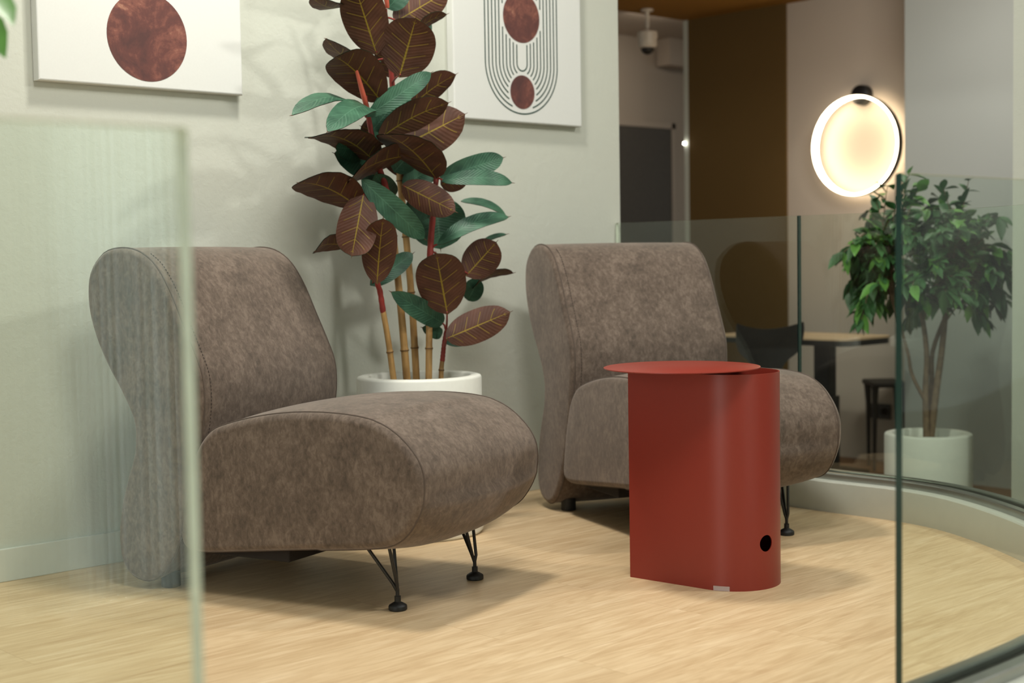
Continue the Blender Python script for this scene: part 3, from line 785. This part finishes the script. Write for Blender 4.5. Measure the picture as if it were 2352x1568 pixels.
m.grid([[(ex-.36, ey-.04, 0), (ex-.36, ey-.04, .02), (ex-.36, ey+.03, .02), (ex-.36, ey+.03, 0)], [(ex-.04, ey-.05, 0), (ex-.04, ey-.05, .075), (ex-.04, ey+.04, .075), (ex-.04, ey+.04, 0)], [(ex+.04, ey-.05, 0), (ex+.04, ey-.05, .075), (ex+.04, ey+.04, .075), (ex+.04, ey+.04, 0)], [(ex+.34, ey-.04, 0), (ex+.34, ey-.04, .02), (ex+.34, ey+.03, .02), (ex+.34, ey+.03, 0)]], close_v=True)
m.quad([(ex-.36, ey-.04, 0), (ex-.36, ey-.04, .02), (ex-.36, ey+.03, .02), (ex-.36, ey+.03, 0)]); m.quad([(ex+.34, ey-.04, 0), (ex+.34, ey-.04, .02), (ex+.34, ey+.03, .02), (ex+.34, ey+.03, 0)][::-1])
m.build('foot', 'black_metal', dk_, smooth=False, bevel=.004)

# moulded black chair: backrest faces away from the desk
cb0 = at_d(1763, 800, 6.15)
ch = empty('dining_chair', (cb0.x, cb0.y, FZ), atan2(r0.y, r0.x)+.12); tag(ch, 'black moulded dining chair with curved winged backrest, seen behind the red table', 'chair')
BZ = cb0.z-FZ
rows = [(-.34, .055), (-.20, .050), (-.10, .060), (-.055, .085), (-.02, .125), (.02, .145), (.06, .150), (.085, .146)]
P3 = crom([(w_, z, 0) for z, w_ in rows], 4); G1 = []; G2 = []
for q in P3:
    w_, z = q.x, q.y; a = []; b = []
    for j in range(17):
        v = 2*j/16-1; x = v*w_*1.0; bend_ = .35*x*x*4
        zz = z+(.018*(abs(v)**2) if z > .02 else 0)*min(1, max(0, (z-.0)/.08))*1.6
        yb = -bend_-.02*(z/.1 if z > 0 else 0)+ (0 if z > -.1 else (-.1-z)*.55)
        a.append(Vector((x, yb, BZ+zz))); b.append(Vector((x, yb+.011, BZ+zz)))
    G1.append(a); G2.append(b)
m = MB(); m.grid(G1); m.grid(G2, flip=True)
m.grid([G1[-1], G2[-1]]); m.grid([G1[0], G2[0]], flip=True); m.grid([[r[0] for r in G1], [r[0] for r in G2]], flip=True); m.grid([[r[-1] for r in G1], [r[-1] for r in G2]])
m.build('backrest', 'black_shell', ch, angle=50)
sy = G1[0][8].y
m = MB(); S1 = []; S2 = []
for i in range(13):
    u = i/12; a = []; b = []
    w_ = .13+.11*sin(pi*min(1, .15+u*.75)); y = .02-.40*(1-u) if False else .19+.40*u-.02
    for j in range(13):
        v = 2*j/12-1; zz = .455-.02*(1-v*v)*sin(pi*u)-.03*max(0, u-.85)/.15
        a.append((v*w_, y, zz)); b.append((v*w_, y, zz-.012))
    S1.append(a); S2.append(b)
m.grid(S1, flip=True); m.grid(S2); m.grid([[r[0] for r in S1], [r[0] for r in S2]]); m.grid([[r[-1] for r in S1], [r[-1] for r in S2]], flip=True); m.grid([S1[0], S2[0]], flip=True); m.grid([S1[-1], S2[-1]]); m.build('seat', 'black_shell', ch, angle=50)
for sx in (-1, 1):
    for yy, dy_ in ((.24, -.05), (.50, .06)):
        m = MB(); m.tube([(sx*.10, yy, .445), (sx*.19, yy+dy_, 0)], [.013, .009], 12); m.build('leg', 'black_metal', ch)

# black stool with a rectangular seat
st0 = at_z(2030, 1075, FZ); st = empty('stool', (st0.x+.0, st0.y, FZ), atan2(r0.y, r0.x)); tag(st, 'black stool with tapered legs beside the white pot', 'stool')
m = MB(); m.box((-.075, -.10, .425), (.10, .16, .452)); m.build('seat', 'black_shell', st, smooth=False, bevel=.01, bseg=3)
for fx in (-.062, .088):
    for yy, dx in ((-.07, 0), (.13, .022)):
        m = MB(); m.tube([(fx+dx*.5, yy, .43), (fx+dx*.8-.002, yy, .33), (fx+dx+(-.010 if fx < 0 else .004), yy-.02, 0)], [.019, .014, .008], 12); m.build('leg', 'black_metal', st)

# ------------------------------------------------------------------ ficus trees
def ficus(loc_, label, R, Hh, trunks, crown_c, crown_r, ntw, seed, leafL=.075, extra=()):
    t = empty('potted_ficus_tree', loc_); tag(t, label, 'potted plant')
    planter(t, R, Hh); pebbles(t, R-.037, Hh-.035, 120, seed)
    random.seed(seed); m = MB()
    cc = Vector(crown_c); cr = Vector(crown_r)
    ends = []
    for tr in trunks:
        P = resample(crom(tr[0], 6), 24); m.tube(P, [tr[1]*(1-.45*i/24) for i in range(24)], 9); ends.append(P)
    m.build('trunk', 'bark', t)
    F = MB(); Br = MB()
    def lf(p, d_, Ln, mi):
        d_ = d_.normalized(); side = d_.cross(Vector((random.uniform(-.6, .6), random.uniform(-.6, .6), 1))).normalized(); nn = side.cross(d_)
        w_ = Ln*.25; dr = random.uniform(.08, .3)
        G = []
        for u, ww in ((0, .08), (.15, .62), (.4, 1), (.65, .82), (.85, .4), (1, .03)):
            c = p+d_*(Ln*u)-Vector((0, 0, 1))*(dr*Ln*u*u)
            G.append([c-side*w_*ww+nn*w_*ww*.35, c, c+side*w_*ww+nn*w_*ww*.35])
        F.grid(G, mi)
    for k in range(ntw):
        a = random.random()*2*pi; el = math.asin(random.uniform(-.72, 1)); rad = random.uniform(.55, 1.0)
        dv = Vector((cos(a)*cos(el)*cr.x, sin(a)*cos(el)*cr.y, sin(el)*cr.z))
        e = cc+dv*rad
        s_ = min(ends, key=lambda P: (P[-1]-e).length); s_ = s_[random.randint(16, 23)]
        midp = s_.lerp(e, .5)+Vector((0, 0, .07)); P = resample(crom([s_, midp, e], 5), 12)
        Br.tube(P, [.004*(1-.7*i/12) for i in range(12)], 5)
        for i in range(5, 12):
            for q in range(2):
                dd = (P[i]-P[i-1]).normalized()*.8+Vector((random.uniform(-1, 1), random.uniform(-1, 1), random.uniform(-1.1, .3)))*.9
                lf(P[i], dd, leafL*random.uniform(.75, 1.2), 1 if random.random() < .22 else 0)
    for p_, q_ in extra:
        s_ = min(ends, key=lambda P: (P[-1]-p_).length)[20]; Br.tube(resample(crom([s_, s_.lerp(p_, .5)+Vector((0, 0, .05)), p_], 5), 10), .002, 5)
        lf(p_, q_-p_, (q_-p_).length, 1)
    Br.build('branches', 'bark', t); f = F.build('foliage', ['ficus_leaf', 'ficus_leaf_bright'], t, angle=80)
    return t
fp = at_d(2132, 1000, 5.6); B0 = Vector((fp.x, fp.y, FZ))
PH = fp.z-FZ+.012
def fl(x, y, dep=5.6): return at_d(x, y, dep)-B0
ficus(B0, 'bushy green ficus tree in a white pot beyond the curved glass railing', .168, PH,
      [([Vector((-.01, 0, PH-.05)), fl(2126, 900), fl(2128, 800), fl(2105, 640)], .014), ([Vector((.012, 0, PH-.05)), fl(2150, 900), fl(2165, 790), fl(2180, 620)], .016),
       ([Vector((.02, .02, PH-.05)), fl(2140, 880, 5.65), fl(2150, 780, 5.65), fl(2250, 560, 5.7)], .011), ([fl(2128, 925), fl(2095, 860), fl(2080, 790), fl(2020, 600)], .008)],
      fl(2125, 605), (.37, .36, .36), 140, 11, leafL=.072)
# second ficus, mostly outside the frame at upper left
b2 = Vector((.60, 2.10, 0))
el = lambda x, y, d_: at_d(x, y, d_)-b2
ficus(b2, 'blurred ficus leaves reaching in at the upper left corner', .15, .34,
      [([Vector((0, 0, .3)), Vector((.01, 0, .8)), Vector((0, .02, 1.3))], .014), ([Vector((.02, .02, .3)), Vector((.03, .0, .8)), Vector((.06, -.02, 1.35))], .012)],
      (0, 0, 1.42), (.20, .20, .22), 14, 5, leafL=.07, extra=((el(-45, -30, 1.85), el(30, 38, 1.8)), (el(-60, 30, 1.95), el(12, 112, 1.9)), (el(-70, -60, 1.9), el(-10, -20, 1.85))))
